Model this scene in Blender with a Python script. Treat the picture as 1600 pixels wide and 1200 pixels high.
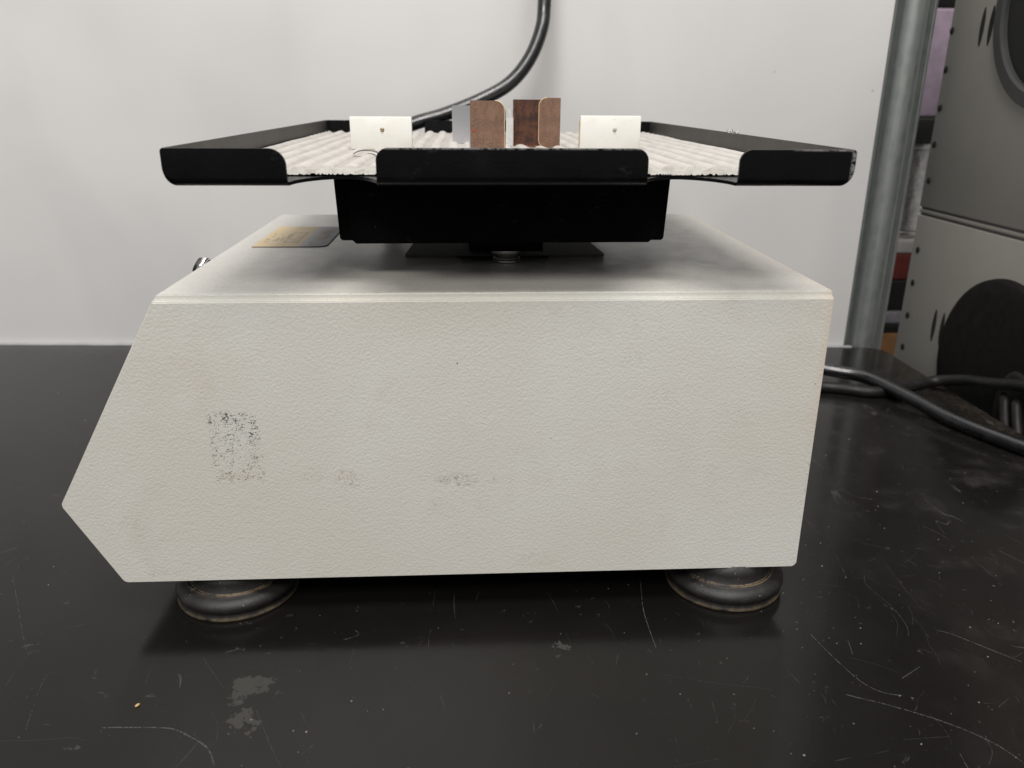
import bpy, bmesh, math, random
from mathutils import Vector, Matrix
R = math.radians
random.seed(7)
for o in list(bpy.data.objects): bpy.data.objects.remove(o)
scene = bpy.context.scene
C = scene.collection

# ------------------------------------------------------------------ camera
yaw, pitch, roll = 0.05448, 0.34383, 0.00634
fw = Vector((math.sin(yaw)*math.cos(pitch), math.cos(yaw)*math.cos(pitch), -math.sin(pitch)))
r0 = Vector((math.cos(yaw), -math.sin(yaw), 0)); u0 = r0.cross(fw)
rr = math.cos(roll)*r0 + math.sin(roll)*u0
uu = -math.sin(roll)*r0 + math.cos(roll)*u0
cam = bpy.data.cameras.new('camera'); cam_o = bpy.data.objects.new('camera', cam); C.objects.link(cam_o)
cam_o.matrix_world = Matrix(((rr.x, uu.x, -fw.x, 0.0), (rr.y, uu.y, -fw.y, -0.32125), (rr.z, uu.z, -fw.z, 0.2285), (0, 0, 0, 1)))
cam.sensor_width = 36; cam.lens = 1255.03/1600*36
cam.clip_start = 0.01; cam.clip_end = 50
cam.dof.use_dof = True; cam.dof.focus_distance = 0.375; cam.dof.aperture_fstop = 15
scene.camera = cam_o

# ------------------------------------------------------------------ light
w = bpy.data.worlds.new('World'); scene.world = w; w.use_nodes = True
bgn = w.node_tree.nodes['Background']; bgn.inputs[0].default_value = (1.0, 0.99, 0.98, 1); bgn.inputs[1].default_value = 0.33
def area(name, loc, rot, sx, sy, power, col):
    l = bpy.data.lights.new(name, 'AREA'); l.shape = 'RECTANGLE'; l.size = sx; l.size_y = sy; l.energy = power; l.color = col
    o = bpy.data.objects.new(name, l); C.objects.link(o); o.location = loc; o.rotation_euler = [R(a) for a in rot]
    return o
area('ceiling_panel_front', (0.15, -0.85, 2.4), (16, 0, 0), 1.3, 0.6, 49, (1.0, 0.965, 0.925))
area('ceiling_panel_rear', (-0.6, -2.2, 2.3), (40, 0, -14), 1.5, 0.7, 63, (1.0, 0.97, 0.94))
area('ceiling_panel_over_bench', (0.25, 0.0, 2.4), (0, 0, 0), 1.2, 0.3, 12, (1.0, 0.97, 0.94))
scene.view_settings.view_transform = 'Standard'; scene.view_settings.look = 'None'
scene.view_settings.exposure = 0.0; scene.view_settings.gamma = 1

# ------------------------------------------------------------------ helpers
def link(name, me, mat=None, parent=None, loc=None, smooth=False):
    o = bpy.data.objects.new(name, me); C.objects.link(o)
    if mat is not None: me.materials.append(mat)
    if parent is not None: o.parent = parent
    if loc is not None: o.location = loc
    if smooth:
        for p in me.polygons: p.use_smooth = True
    return o
def obj(name, bm, mat=None, parent=None, loc=None, smooth=False, angle=None):
    bmesh.ops.recalc_face_normals(bm, faces=bm.faces)
    me = bpy.data.meshes.new(name); bm.to_mesh(me); bm.free()
    o = link(name, me, mat, parent, loc, smooth or angle is not None)
    if angle is not None: me.set_sharp_from_angle(angle=R(angle))
    return o
def tag(o, label=None, cat=None, group=None, kind=None):
    for k, v_ in (('label', label), ('category', cat), ('group', group), ('kind', kind)):
        if v_: o[k] = v_
    return o
def empty(name, loc, label, cat, group=None, rz=0):
    o = bpy.data.objects.new(name, None); C.objects.link(o); o.location = loc; o.rotation_euler.z = rz
    o.empty_display_size = 0.02
    return tag(o, label, cat, group)
def box(bm, x0, x1, y0, y1, z0, z1, bev=0, seg=2):
    b = bmesh.new()
    vs = [b.verts.new(p) for p in ((x0,y0,z0),(x1,y0,z0),(x1,y1,z0),(x0,y1,z0),(x0,y0,z1),(x1,y0,z1),(x1,y1,z1),(x0,y1,z1))]
    for f in ((0,3,2,1),(4,5,6,7),(0,1,5,4),(1,2,6,5),(2,3,7,6),(3,0,4,7)): b.faces.new([vs[i] for i in f])
    if bev: bmesh.ops.bevel(b, geom=b.edges[:], offset=bev, segments=seg, affect='EDGES', profile=0.5)
    me = bpy.data.meshes.new('t'); b.to_mesh(me); b.free(); bm.from_mesh(me); bpy.data.meshes.remove(me)
    return bm
def lathe(prof, n=48, axis='Z'):
    bm = bmesh.new(); rings = []
    for r_, z in prof:
        if r_ < 1e-6: rings.append([bm.verts.new((0, 0, z))])
        else: rings.append([bm.verts.new((r_*math.cos(2*math.pi*i/n), r_*math.sin(2*math.pi*i/n), z)) for i in range(n)])
    for a, b in zip(rings, rings[1:]):
        for i in range(n):
            j = (i+1) % n
            if len(a) == 1 and len(b) == 1: continue
            if len(a) == 1: bm.faces.new((a[0], b[i], b[j]))
            elif len(b) == 1: bm.faces.new((a[i], a[j], b[0]))
            else: bm.faces.new((a[i], a[j], b[j], b[i]))
    return bm
def smooth_path(pts, n=12):
    P = [Vector(p) for p in pts]; P = [P[0]*2-P[1]] + P + [P[-1]*2-P[-2]]; out = []
    for i in range(1, len(P)-2):
        a, b, c, d = P[i-1:i+3]
        for k in range(n):
            t = k/n
            out.append(0.5*((2*b)+(c-a)*t+(2*a-5*b+4*c-d)*t*t+(3*b-a-3*c+d)*t**3))
    out.append(P[-2]); return out
def tube(pts, r_, n=20, sm=12):
    path = smooth_path(pts, sm); bm = bmesh.new(); rings = []; up = Vector((0.1, 0.2, 1)).normalized()
    for i, p in enumerate(path):
        t = (path[min(i+1, len(path)-1)]-path[max(i-1, 0)]).normalized()
        s = t.cross(up).normalized(); q = s.cross(t).normalized(); up = q
        rings.append([bm.verts.new(p+(s*math.cos(2*math.pi*k/n)+q*math.sin(2*math.pi*k/n))*r_) for k in range(n)])
    for a, b in zip(rings, rings[1:]):
        for k in range(n): bm.faces.new((a[k], a[(k+1)%n], b[(k+1)%n], b[k]))
    bm.faces.new(rings[0]); bm.faces.new(rings[-1][::-1])
    return bm
def prism(bm, pts, axis, a, b):
    """extrude a closed 2-D outline along an axis between a and b"""
    def P(p, t): return {'X': (t, p[0], p[1]), 'Y': (p[0], t, p[1]), 'Z': (p[0], p[1], t)}[axis]
    lo = [bm.verts.new(P(p, a)) for p in pts]; hi = [bm.verts.new(P(p, b)) for p in pts]; n = len(pts)
    f0 = bm.faces.new(lo); f1 = bm.faces.new(hi[::-1])
    for i in range(n): bm.faces.new((lo[i], hi[i], hi[(i+1)%n], lo[(i+1)%n]))
    return lo, hi
def fillet(pts, rads, n=6):
    out = []; N = len(pts)
    for i in range(N):
        p = Vector(pts[i]); a = Vector(pts[i-1])-p; b = Vector(pts[(i+1)%N])-p; r_ = rads[i]
        if r_ <= 0: out.append(tuple(p)); continue
        la, lb = a.normalized(), b.normalized(); ang = la.angle(lb); d = r_/math.tan(ang/2)
        c = p+(la+lb).normalized()*(r_/math.sin(ang/2)); s = p+la*d-c; e = p+lb*d-c; tot = s.angle(e)
        for k in range(n+1):
            t = k/n; v_ = (s*math.sin((1-t)*tot)+e*math.sin(t*tot))/math.sin(tot); out.append(tuple(c+v_))
    return out

# ------------------------------------------------------------------ node helper
class M:
    def __init__(s, name, col=(.5,.5,.5), rough=.5, metal=0, spec=.5):
        s.m = bpy.data.materials.new(name); s.m.use_nodes = True; s.t = s.m.node_tree; s.n = s.t.nodes
        s.b = s.n['Principled BSDF']; s.col(col); s.rough(rough); s.b.inputs['Metallic'].default_value = metal
        s.b.inputs['Specular IOR Level'].default_value = spec
        s.tc = s.n.new('ShaderNodeTexCoord').outputs['Object']
    def L(s, a, b): s.t.links.new(a, b)
    def put(s, v_, sock):
        if isinstance(v_, bpy.types.NodeSocket): s.L(v_, sock)
        elif isinstance(v_, (tuple, list)) and len(v_) == 3 and sock.type == 'RGBA': sock.default_value = (*v_, 1)
        else: sock.default_value = v_
    def col(s, v_): s.put(v_, s.b.inputs['Base Color'])
    def rough(s, v_): s.put(v_, s.b.inputs['Roughness'])
    def noise(s, scale, detail=3, rough=.5, vec=None, dist=0):
        n = s.n.new('ShaderNodeTexNoise'); n.inputs['Scale'].default_value = scale; n.inputs['Detail'].default_value = detail
        n.inputs['Roughness'].default_value = rough; n.inputs['Distortion'].default_value = dist
        s.L(vec if vec is not None else s.tc, n.inputs['Vector']); return n.outputs['Fac']
    def vor(s, scale, feature='F1', vec=None, out='Distance', rnd=1):
        n = s.n.new('ShaderNodeTexVoronoi'); n.feature = feature; n.inputs['Scale'].default_value = scale; n.inputs['Randomness'].default_value = rnd
        s.L(vec if vec is not None else s.tc, n.inputs['Vector']); return n.outputs[out]
    def map(s, sc=(1,1,1), loc=(0,0,0), rot=(0,0,0)):
        n = s.n.new('ShaderNodeMapping'); n.inputs['Scale'].default_value = sc; n.inputs['Location'].default_value = loc
        n.inputs['Rotation'].default_value = rot; s.L(s.tc, n.inputs['Vector']); return n.outputs[0]
    def xyz(s, vec=None):
        n = s.n.new('ShaderNodeSeparateXYZ'); s.L(vec if vec is not None else s.tc, n.inputs[0]); return n.outputs
    def math(s, op, a, b=0.0, c=None, clamp=False):
        n = s.n.new('ShaderNodeMath'); n.operation = op; n.use_clamp = clamp
        s.put(a, n.inputs[0]); s.put(b, n.inputs[1])
        if c is not None: s.put(c, n.inputs[2])
        return n.outputs[0]
    def ramp(s, v_, lo, hi, a=0.0, b=1.0, smooth=True):
        n = s.n.new('ShaderNodeMapRange'); n.interpolation_type = 'SMOOTHSTEP' if smooth else 'LINEAR'
        s.put(v_, n.inputs['Value']); n.inputs['From Min'].default_value = lo; n.inputs['From Max'].default_value = hi
        n.inputs['To Min'].default_value = a; n.inputs['To Max'].default_value = b; return n.outputs[0]
    def mix(s, f, a, b):
        n = s.n.new('ShaderNodeMix'); n.data_type = 'RGBA'; s.put(f, n.inputs[0]); s.put(a, n.inputs[6]); s.put(b, n.inputs[7]); return n.outputs[2]
    def mul(s, *a):
        o = a[0]
        for b in a[1:]: o = s.math('MULTIPLY', o, b)
        return o
    def bump(s, h, dist, strength=1.0, prev=None):
        n = s.n.new('ShaderNodeBump'); n.inputs['Distance'].default_value = dist; n.inputs['Strength'].default_value = strength
        s.L(h, n.inputs['Height'])
        if prev is not None: s.L(prev, n.inputs['Normal'])
        s.L(n.outputs[0], s.b.inputs['Normal']); return n.outputs[0]
    def blob(s, c, rad, soft=.6):
        """soft ellipsoid mask round a point in object space (1 inside, 0 outside)"""
        m = s.n.new('ShaderNodeMapping'); m.vector_type = 'TEXTURE'; m.inputs['Location'].default_value = c; m.inputs['Scale'].default_value = rad
        s.L(s.tc, m.inputs['Vector']); l = s.n.new('ShaderNodeVectorMath'); l.operation = 'LENGTH'; s.L(m.outputs[0], l.inputs[0])
        if not hasattr(s, 'warp'): s.warp = s.math('MULTIPLY', s.math('SUBTRACT', s.noise(150, 4, .65, s.map((1, 1, 1), (.3, .7, .1), (.4, .5, .6))), .5), 1.9)
        return s.ramp(s.math('ADD', l.outputs['Value'], s.warp), 1.0, 1.0-soft)

# ------------------------------------------------------------------ materials
def mat_housing():
    m = M('cream powder coat', rough=.36)
    n1 = m.noise(860, 2, .45, m.map((1, 1, 1.0), (0, 0, 0), (.5, .3, .4)), .1); n2 = m.noise(1500, 2, .5); n3 = m.noise(120, 3)
    x, y, z = m.xyz()
    big = m.noise(9, 3, .55); mid = m.noise(38, 4, .6)
    c = m.mix(m.ramp(big, .35, .7), (.555, .54, .49), (.60, .595, .56))
    c = m.mix(m.mul(m.ramp(mid, .52, .8), .35), c, (.47, .43, .37))
    # yellowed grime along the upper left of the side plate
    yel = m.blob((-.118, 0, .125), (.035, .02, .035), .9)
    c = m.mix(m.mul(yel, .2), c, (.52, .46, .36))
    # grime that gathers in the hollows of the texture
    hollow = m.ramp(n1, .46, .33)
    def dirt(c, cen, rad, colr, amt, lo=.45, hi=.7):
        k = m.mul(m.blob(cen, rad, .7), m.ramp(m.noise(820, 3, .75, m.map((1, 1, 1), (0, 0, 0), (.7, .4, .9)), .8), lo, hi), m.ramp(m.noise(75, 3, .6, m.map((1, 1, 1), (0, 0, 0), (.3, .9, .2))), .35, .65), amt); return m.mix(k, c, colr)
    for cen, rad, colr, amt in (
        ((-.055, 0, .069), (.010, .01, .007), (.30, .22, .15), .9),
        ((-.066, 0, .073), (.014, .01, .006), (.40, .33, .24), .7),
        ((-.004, 0, .069), (.020, .01, .004), (.24, .19, .14), .9),
        ((-.006, 0, .055), (.022, .01, .010), (.40, .36, .28), .6),
        ((.066, 0, .130), (.012, .01, .012), (.34, .29, .21), .55),
        ((.070, 0, .137), (.016, .01, .012), (.45, .40, .32), .5),
        ((.080, 0, .110), (.020, .01, .008), (.38, .35, .28), .4),
        ((.131, 0, .074), (.007, .01, .010), (.30, .24, .18), .8),
        ((.028, 0, .078), (.02, .01, .012), (.44, .42, .36), .5),
        ((-.140, 0, .026), (.022, .01, .006), (.33, .25, .16), .7),
        ((.03, 0, .027), (.012, .01, .006), (.33, .25, .16), .6),
        ((-.150, 0, .042), (.012, .01, .020), (.36, .30, .21), .5),
        ((.085, .02, .152), (.02, .02, .01), (.26, .2, .14), .5)):
        c = dirt(c, cen, rad, colr, amt)
    # residue of an old sticker: a rectangle of specks in the pits
    wx = m.math('ADD', x, m.mul(m.math('SUBTRACT', m.noise(240, 3, .7), .5), .0045)); wz = m.math('ADD', z, m.mul(m.math('SUBTRACT', m.noise(200, 3, .7, m.map((1, 1, 1), (.4, .2, .1))), .5), .0055))
    bx = m.mul(m.ramp(wx, -.1128, -.1104), m.ramp(wx, -.0896, -.0918), m.ramp(wz, .0676, .0702), m.ramp(wz, .1032, .1008), m.ramp(y, .002, .001))
    rim = m.math('MAXIMUM', m.ramp(m.math('ABSOLUTE', m.math('ADD', x, .1012)), .004, .009), m.ramp(m.math('ABSOLUTE', m.math('ADD', z, -.0855)), .007, .014))
    pit = m.noise(1150, 2, .5, m.map((1, 1, 1.3), (0, 0, 0), (.5, .6, .3)), 1.2)
    clump = m.noise(230, 2, .6, m.map((1, 1, 1), (0, 0, 0), (.3, .8, .5)))
    th = m.math('ADD', m.mul(rim, .05), m.mul(m.ramp(clump, .40, .66), .10))
    sp = m.ramp(m.math('ADD', pit, th), .66, .70)
    c = m.mix(m.mul(bx, .15), c, (.60, .60, .57))
    zz = m.ramp(z, .072, .088)
    c = m.mix(m.mul(bx, sp, .95), c, m.mix(zz, (.26, .20, .13), (.035, .03, .026)))
    # black pinpoints everywhere
    v1 = m.vor(95, vec=m.map((1, 1, 1))); dot = m.math('LESS_THAN', v1, .032)
    c = m.mix(m.mul(dot, m.ramp(m.noise(30, 2), .5, .6), .9), c, (.05, .04, .03))
    # fine brown dust on the top plate
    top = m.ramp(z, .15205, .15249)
    du = m.mul(top, m.ramp(m.noise(1100, 3, .75), .53, .66), m.ramp(m.noise(70, 3, .7), .30, .62))
    c = m.mix(m.mul(du, .7), c, (.17, .13, .09))
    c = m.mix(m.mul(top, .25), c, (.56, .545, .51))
    # dark chips on the right edge
    ed = m.mul(m.ramp(x, .1490, .1520), m.ramp(m.noise(900, 3, .7), .60, .66), m.ramp(z, .115, .09))
    c = m.mix(m.mul(ed, .9), c, (.05, .04, .03))
    c = m.mix(m.mul(m.ramp(x, .1475, .1522), m.ramp(z, .06, .13), .5), c, (.56, .46, .36))
    m.col(c); m.rough(m.ramp(n3, .3, .7, .30, .42))
    h = m.math('ADD', m.mul(n1, m.ramp(top, 0, 1, 1.0, .8)), m.mul(n2, m.ramp(top, 0, 1, .35, 1.0))); m.bump(h, .0005, .34)
    m.b.inputs['Coat Weight'].default_value = .5; m.b.inputs['Coat Roughness'].default_value = .16
    return m.m
def mat_black_paint(name, base=(.0026, .0026, .0032), rough=.32, wear=None, spec=.16):
    m = M(name, rough=rough, spec=spec)
    c = m.mix(m.ramp(m.noise(60, 4, .6), .5, .8), base, tuple(a*1.8+.0015 for a in base))
    sp = m.mul(m.math('LESS_THAN', m.vor(130), .035), m.ramp(m.noise(40, 2), .45, .6))
    c = m.mix(m.mul(sp, .8), c, (.35, .35, .35))
    # pale smears
    sm = m.mul(m.ramp(m.noise(90, 5, .7, m.map((1, 1, 1.6))), .60, .75), .10)
    c = m.mix(m.mul(sm, .5), c, (.3, .32, .36))
    if wear:
        x, y, z = m.xyz(); k = None
        for e in wear:
            ax = {'x': x, 'y': y, 'z': z}[e[0]]; q = m.ramp(ax, e[1], e[2])
            if len(e) > 3: q = m.mul(q, m.ramp(x, e[3], e[4]))
            k = q if k is None else m.math('MAXIMUM', k, q)
        k = m.mul(k, m.ramp(m.noise(420, 5, .75), .40, .52))
        c = m.mix(m.mul(k, .65), c, (.26, .26, .255))
    m.col(c); m.rough(m.ramp(m.noise(70, 3), .3, .7, rough-.06, rough+.1)); m.bump(m.noise(900, 3), .00025, .35)
    return m.m
def mat_mat():
    m = M('off white ribbed plastic', rough=.6)
    c = m.mix(m.ramp(m.noise(60, 4, .6), .4, .75), (.45, .43, .405), (.37, .355, .33))
    x, y, z = m.xyz()
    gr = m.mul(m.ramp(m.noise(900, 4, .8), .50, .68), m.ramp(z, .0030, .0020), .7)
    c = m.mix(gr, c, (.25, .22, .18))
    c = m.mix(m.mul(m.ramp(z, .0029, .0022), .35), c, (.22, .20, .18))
    c = m.mix(m.ramp(y, .0104, .0101), c, m.mix(m.ramp(m.noise(200, 4), .4, .7), (.78, .76, .70), (.62, .58, .52)))  # front end face painted lighter, as if lit from the front
    sp = m.mul(m.math('LESS_THAN', m.vor(160), .07), m.ramp(m.noise(50, 2), .5, .58)); c = m.mix(m.mul(sp, .8), c, (.16, .13, .10))
    m.col(c); m.bump(m.noise(500, 4, .7), .0006, .5); m.b.inputs['Subsurface Weight'].default_value = .15
    m.b.inputs['Subsurface Radius'].default_value = (.004, .004, .003); return m.m
def mat_block():
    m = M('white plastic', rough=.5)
    x, y, z = m.xyz()
    c = m.mix(m.ramp(m.noise(90, 3), .4, .8), (.70, .695, .655), (.63, .615, .57))
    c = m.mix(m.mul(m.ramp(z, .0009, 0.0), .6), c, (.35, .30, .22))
    sp = m.mul(m.ramp(m.noise(800, 3, .8), .62, .70), m.ramp(z, .0135, .0148)); c = m.mix(m.mul(sp, .6), c, (.2, .17, .12))
    m.col(c); m.bump(m.noise(500, 3), .0002, .3)
    m.b.inputs['Subsurface Weight'].default_value = .2; m.b.inputs['Subsurface Radius'].default_value = (.003, .003, .002); return m.m
def mat_plain(name, col, rough=.5, metal=0, var=.25, nsc=60, bump=0.0, bsc=600):
    m = M(name, rough=rough, metal=metal)
    m.col(m.mix(m.ramp(m.noise(nsc, 4, .6), .3, .75), col, tuple(a*(1-var) for a in col)))
    if bump: m.bump(m.noise(bsc, 3), bump, .6)
    return m.m
def mat_rust(name, a, b, pits, rough=.7):
    m = M(name, rough=rough); x, y, z = m.xyz()
    c = m.mix(m.ramp(m.noise(170, 6, .75), .38, .62), a, b)
    c = m.mix(m.mul(m.ramp(m.noise(60, 3), .5, .7), .35), c, tuple(k*1.5+.01 for k in a))
    c = m.mix(m.mul(m.ramp(m.noise(900, 3, .75), .57, .64), pits), c, (.05, .022, .014))
    c = m.mix(m.mul(m.ramp(m.noise(420, 3, .6), .64, .72), .6), c, (.30, .10, .05))
    c = m.mix(m.mul(m.ramp(m.noise(700, 4, .8), .42, .6), m.ramp(z, .004, .0005), .8), c, (.16, .055, .03))
    m.col(c); m.bump(m.noise(1300, 4, .7), .0006, .7); return m.m
def mat_table():
    m = M('black resin bench', rough=.3, spec=.24)
    c = m.mix(m.ramp(m.noise(6, 4, .6), .4, .7), (.0058, .0053, .0048), (.0088, .0080, .0072))
    x, y, z = m.xyz()
    # cloudy wear on the right, brown dust along the right-hand edge
    cl = m.mul(m.ramp(x, .12, .34), m.ramp(m.noise(26, 6, .7), .48, .78), .20)
    c = m.mix(cl, c, (.11, .105, .10))
    du = m.mul(m.ramp(m.math('ADD', x, m.mul(m.noise(60, 4), .03)), .375, .412), m.ramp(m.noise(300, 5, .75), .42, .66)); c = m.mix(m.mul(du, .6), c, (.055, .042, .030))
    # peeled glue residue
    p1 = m.mul(m.blob((-.0915, -.0470, 0), (.0150, .0125, .01), .9), 1.0)
    pn = m.noise(110, 9, .72, None, .5)
    pk = m.ramp(m.math('ADD', pn, m.mul(p1, .26)), .63, .69)
    p2 = m.blob((-.0895, -.066, 0), (.008, .012, .01), .8); pk2 = m.ramp(m.math('ADD', m.noise(220, 5, .62, None, .6), m.mul(p2, .33)), .72, .74)
    p3 = m.blob((.040, -.028, 0), (.008, .005, .01), .8); pk3 = m.ramp(m.math('ADD', m.noise(300, 5, .62, None, .6), m.mul(p3, .33)), .76, .78)
    pk = m.math('MAXIMUM', m.math('MAXIMUM', pk, pk2), pk3)
    c = m.mix(m.mul(pk, .85), c, (.038, .037, .033))
    # dust specks
    d1 = m.math('LESS_THAN', m.vor(110), .028); d2 = m.math('LESS_THAN', m.vor(310), .036)
    sp = m.math('MAXIMUM', m.mul(d1, m.ramp(m.noise(24, 2), .44, .56)), m.mul(d2, m.ramp(m.noise(14, 3), .50, .64)))
    c = m.mix(m.mul(sp, .6), c, (.20, .19, .175))
    # many hairline scratches: thin iso-lines of stretched noise
    def hair(rot, sc, w_, amt, lo, seed):
        nn = m.noise(1.0, 1, .5, m.map(sc, seed, (0, 0, rot))); k = m.ramp(m.math('ABSOLUTE', m.math('SUBTRACT', nn, .5)), w_, 0.0)
        return m.mul(k, m.ramp(m.noise(34, 4, .7, m.map((1, 1, 1), seed)), lo, lo+.12), amt)
    sc = m.math('MAXIMUM', hair(.6, (26, 6, 1), .0016, .35, .54, (3, 1, 0)), hair(-.9, (6, 22, 1), .0014, .30, .56, (9, 4, 0)))
    sc = m.math('MAXIMUM', sc, m.mul(hair(.35, (40, 8, 1), .003, .3, .46, (5, 8, 0)), m.ramp(x, .12, .3)))
    c = m.mix(sc, c, (.12, .115, .11))
    m.col(c)
    ro = m.ramp(m.noise(16, 5, .65), .3, .75, .15, .22)
    ro = m.math('ADD', ro, m.mul(m.math('MAXIMUM', pk, m.mul(cl, 1.5)), .35), clamp=True)
    m.rough(ro); m.bump(m.noise(260, 3, .6), .00012, .2)
    return m.m
def mat_wall():
    m = M('white painted panel', rough=.32)
    x, y, z = m.xyz()
    c = m.mix(m.ramp(m.noise(3.2, 3, .5, None, .5), .36, .66), (.75, .745, .735), (.655, .652, .648))
    c = m.mix(m.mul(m.ramp(m.noise(1.0, 3, .5, m.map((11, 1, 2.4), (2, 0, 1), (0, .35, 0))), .50, .72), .16), c, (.52, .52, .515))
    sp = m.mul(m.math('LESS_THAN', m.vor(26), .035), m.ramp(m.noise(8, 2), .48, .56)); c = m.mix(m.mul(sp, .5), c, (.35, .31, .27))
    st = m.mul(m.ramp(m.noise(90, 4, .7), .66, .78), .30); c = m.mix(st, c, (.50, .47, .44))
    # long grey streak painted on the left as an unseen cord's soft shadow
    a = m.blob((-.475, 0, .235), (.013, .05, .10), .95); c = m.mix(m.mul(a, .22), c, (.40, .39, .39))
    a = m.blob((-.40, 0, .16), (.07, .05, .014), .95); c = m.mix(m.mul(a, .0), c, (.45, .44, .44))
    m.col(c); m.bump(m.noise(4, 2), .01, .25); return m.m
def mat_galv():
    m = M('galvanised steel', rough=.42, metal=.75)
    st = m.noise(1, 4, .6, m.map((170, 170, 4))); sp = m.vor(160, out='Distance', vec=m.map((1, 1, .5)))
    c = m.mix(m.ramp(st, .35, .7), (.36, .38, .365), (.20, .225, .215)); c = m.mix(m.mul(m.ramp(sp, .2, .7), .3), c, (.42, .43, .42))
    m.col(c); m.rough(m.ramp(st, .3, .7, .34, .52)); return m.m
def mat_cabinet():
    m = M('grey enamel', rough=.5)
    m.col(m.mix(m.ramp(m.noise(10, 4, .6), .3, .75), (.250, .241, .218), (.220, .212, .190)))
    m.bump(m.noise(500, 3), .0003, .4); return m.m
def mat_rubber(name='black cord sheath', base=(.0045, .0048, .006), rough=.30, dust=.2):
    m = M(name, rough=rough, spec=.32)
    c = m.mix(m.ramp(m.noise(140, 4, .6), .45, .8), base, tuple(a*2 for a in base))
    c = m.mix(m.mul(m.ramp(m.noise(900, 4, .75), .62, .72), dust), c, (.25, .23, .20))
    m.col(c); m.rough(m.ramp(m.noise(120, 3), .3, .7, rough-.05, rough+.12)); m.bump(m.noise(300, 3), .0003, .4); return m.m
def mat_foot():
    m = M('black foot rubber', rough=.55); x, y, z = m.xyz()
    c = m.mix(m.ramp(m.noise(160, 4, .6), .4, .8), (.008, .0075, .007), (.020, .018, .015))
    e1 = m.mul(m.ramp(m.math('ADD', z, m.mul(m.noise(260, 4, .7), .003)), .0044, .0020), m.ramp(m.noise(75, 3, .7), .30, .52))
    z2 = m.ramp(m.math('ABSOLUTE', m.math('SUBTRACT', z, .01115)), .00045, .0001)
    e2 = m.mul(z2, m.ramp(m.noise(500, 4, .7), .36, .52))
    c = m.mix(m.mul(e1, .8), c, (.15, .112, .066)); c = m.mix(m.mul(e2, m.ramp(m.noise(50, 2), .35, .6, .15, 1), .85), c, (.17, .12, .075))
    sp = m.mul(m.math('LESS_THAN', m.vor(420), .09), m.ramp(m.noise(90, 2), .52, .6)); c = m.mix(m.mul(sp, .8), c, (.4, .36, .3))
    m.col(c); m.bump(m.noise(700, 4, .7), .0004, .5); return m.m
def mat_sticker(name, col, col2):
    m = M(name, rough=.45)
    c = m.mix(m.ramp(m.noise(120, 4, .6), .4, .75), col, col2)
    k = m.mul(m.blob((-.0990, .1640, 0), (.0105, .0060, .01), .9), m.ramp(m.noise(300, 4, .7), .36, .55)); c = m.mix(m.mul(k, .95), c, (.30, .16, .04))
    m.col(c); return m.m

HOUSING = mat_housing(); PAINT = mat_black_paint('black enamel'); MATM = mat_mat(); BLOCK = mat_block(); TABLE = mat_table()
PAINT_W = mat_black_paint('worn black enamel', wear=[('x', .1432, .1442), ('z', .2096, .2102, .118, .13)])
PAINT_M = mat_black_paint('scuffed black enamel', wear=[('z', .2099, .2105)])
BRACKET = mat_black_paint('flat black enamel', (.0012, .0012, .0012), .6, None, .05)
WALL = mat_wall(); GALV = mat_galv(); CAB = mat_cabinet(); CORD = mat_rubber(); CORD.node_tree.nodes['Principled BSDF'].inputs['Specular IOR Level'].default_value = .62; CORD.node_tree.nodes['Principled BSDF'].inputs['Coat Weight'].default_value = .35; CORD.node_tree.nodes['Principled BSDF'].inputs['Coat Roughness'].default_value = .18; FOOT = mat_foot()
CORD2 = mat_rubber('matt black cord sheath', (.005, .005, .005), .5, .25)
DARK = mat_plain('dark plastic', (.012, .012, .011), .5, bump=.0003)
DISC = mat_rubber('black grommet rubber', (.0035, .0033, .003), .65, .2); DISC.node_tree.nodes['Principled BSDF'].inputs['Specular IOR Level'].default_value = .18
RING = mat_plain('charcoal ring', (.035, .036, .036), .5)
HOLE = mat_plain('black hole', (.003, .003, .003), .9)
STEEL = mat_plain('turned steel', (.55, .53, .50), .32, 1, .3, 200)
CHROME = mat_plain('chrome', (.75, .75, .75), .12, 1, .1)
COPPER = mat_rust('brown patinated metal', (.185, .100, .062), (.130, .072, .046), .55, .6)
RUST = mat_rust('dark rust', (.105, .036, .016), (.024, .009, .006), .9)  # real rust, its tone darkened further for a leaf facing away from light
GOLD = mat_plain('bare brass edge', (.80, .58, .34), .4, .3, .3, 300)
ALU = M('brushed aluminium', (.62, .63, .66), .25, .9).m
CLEAR = M('cloudy clear plastic', (.82, .83, .82), .25).m; CLEAR.node_tree.nodes['Principled BSDF'].inputs['Transmission Weight'].default_value = .55
GLASSY = M('clear resin', (.95, .95, .95), .06).m; GLASSY.node_tree.nodes['Principled BSDF'].inputs['Transmission Weight'].default_value = .9
DARK_SHEET = mat_plain('dark brown sheet', (.028, .025, .022), .5, 0, .3, 90, .0002)
STK_GOLD = mat_sticker('gold sticker', (.66, .52, .31), (.60, .47, .27)); STK_GREY = mat_sticker('grey sticker', (.50, .505, .53), (.45, .455, .475))
INK = mat_plain('grey ink', (.34, .33, .31), .5); INK_G = mat_plain('gold ink', (.80, .66, .44), .5); EDGE = mat_plain('sticker edge', (.06, .055, .05), .6)

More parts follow.
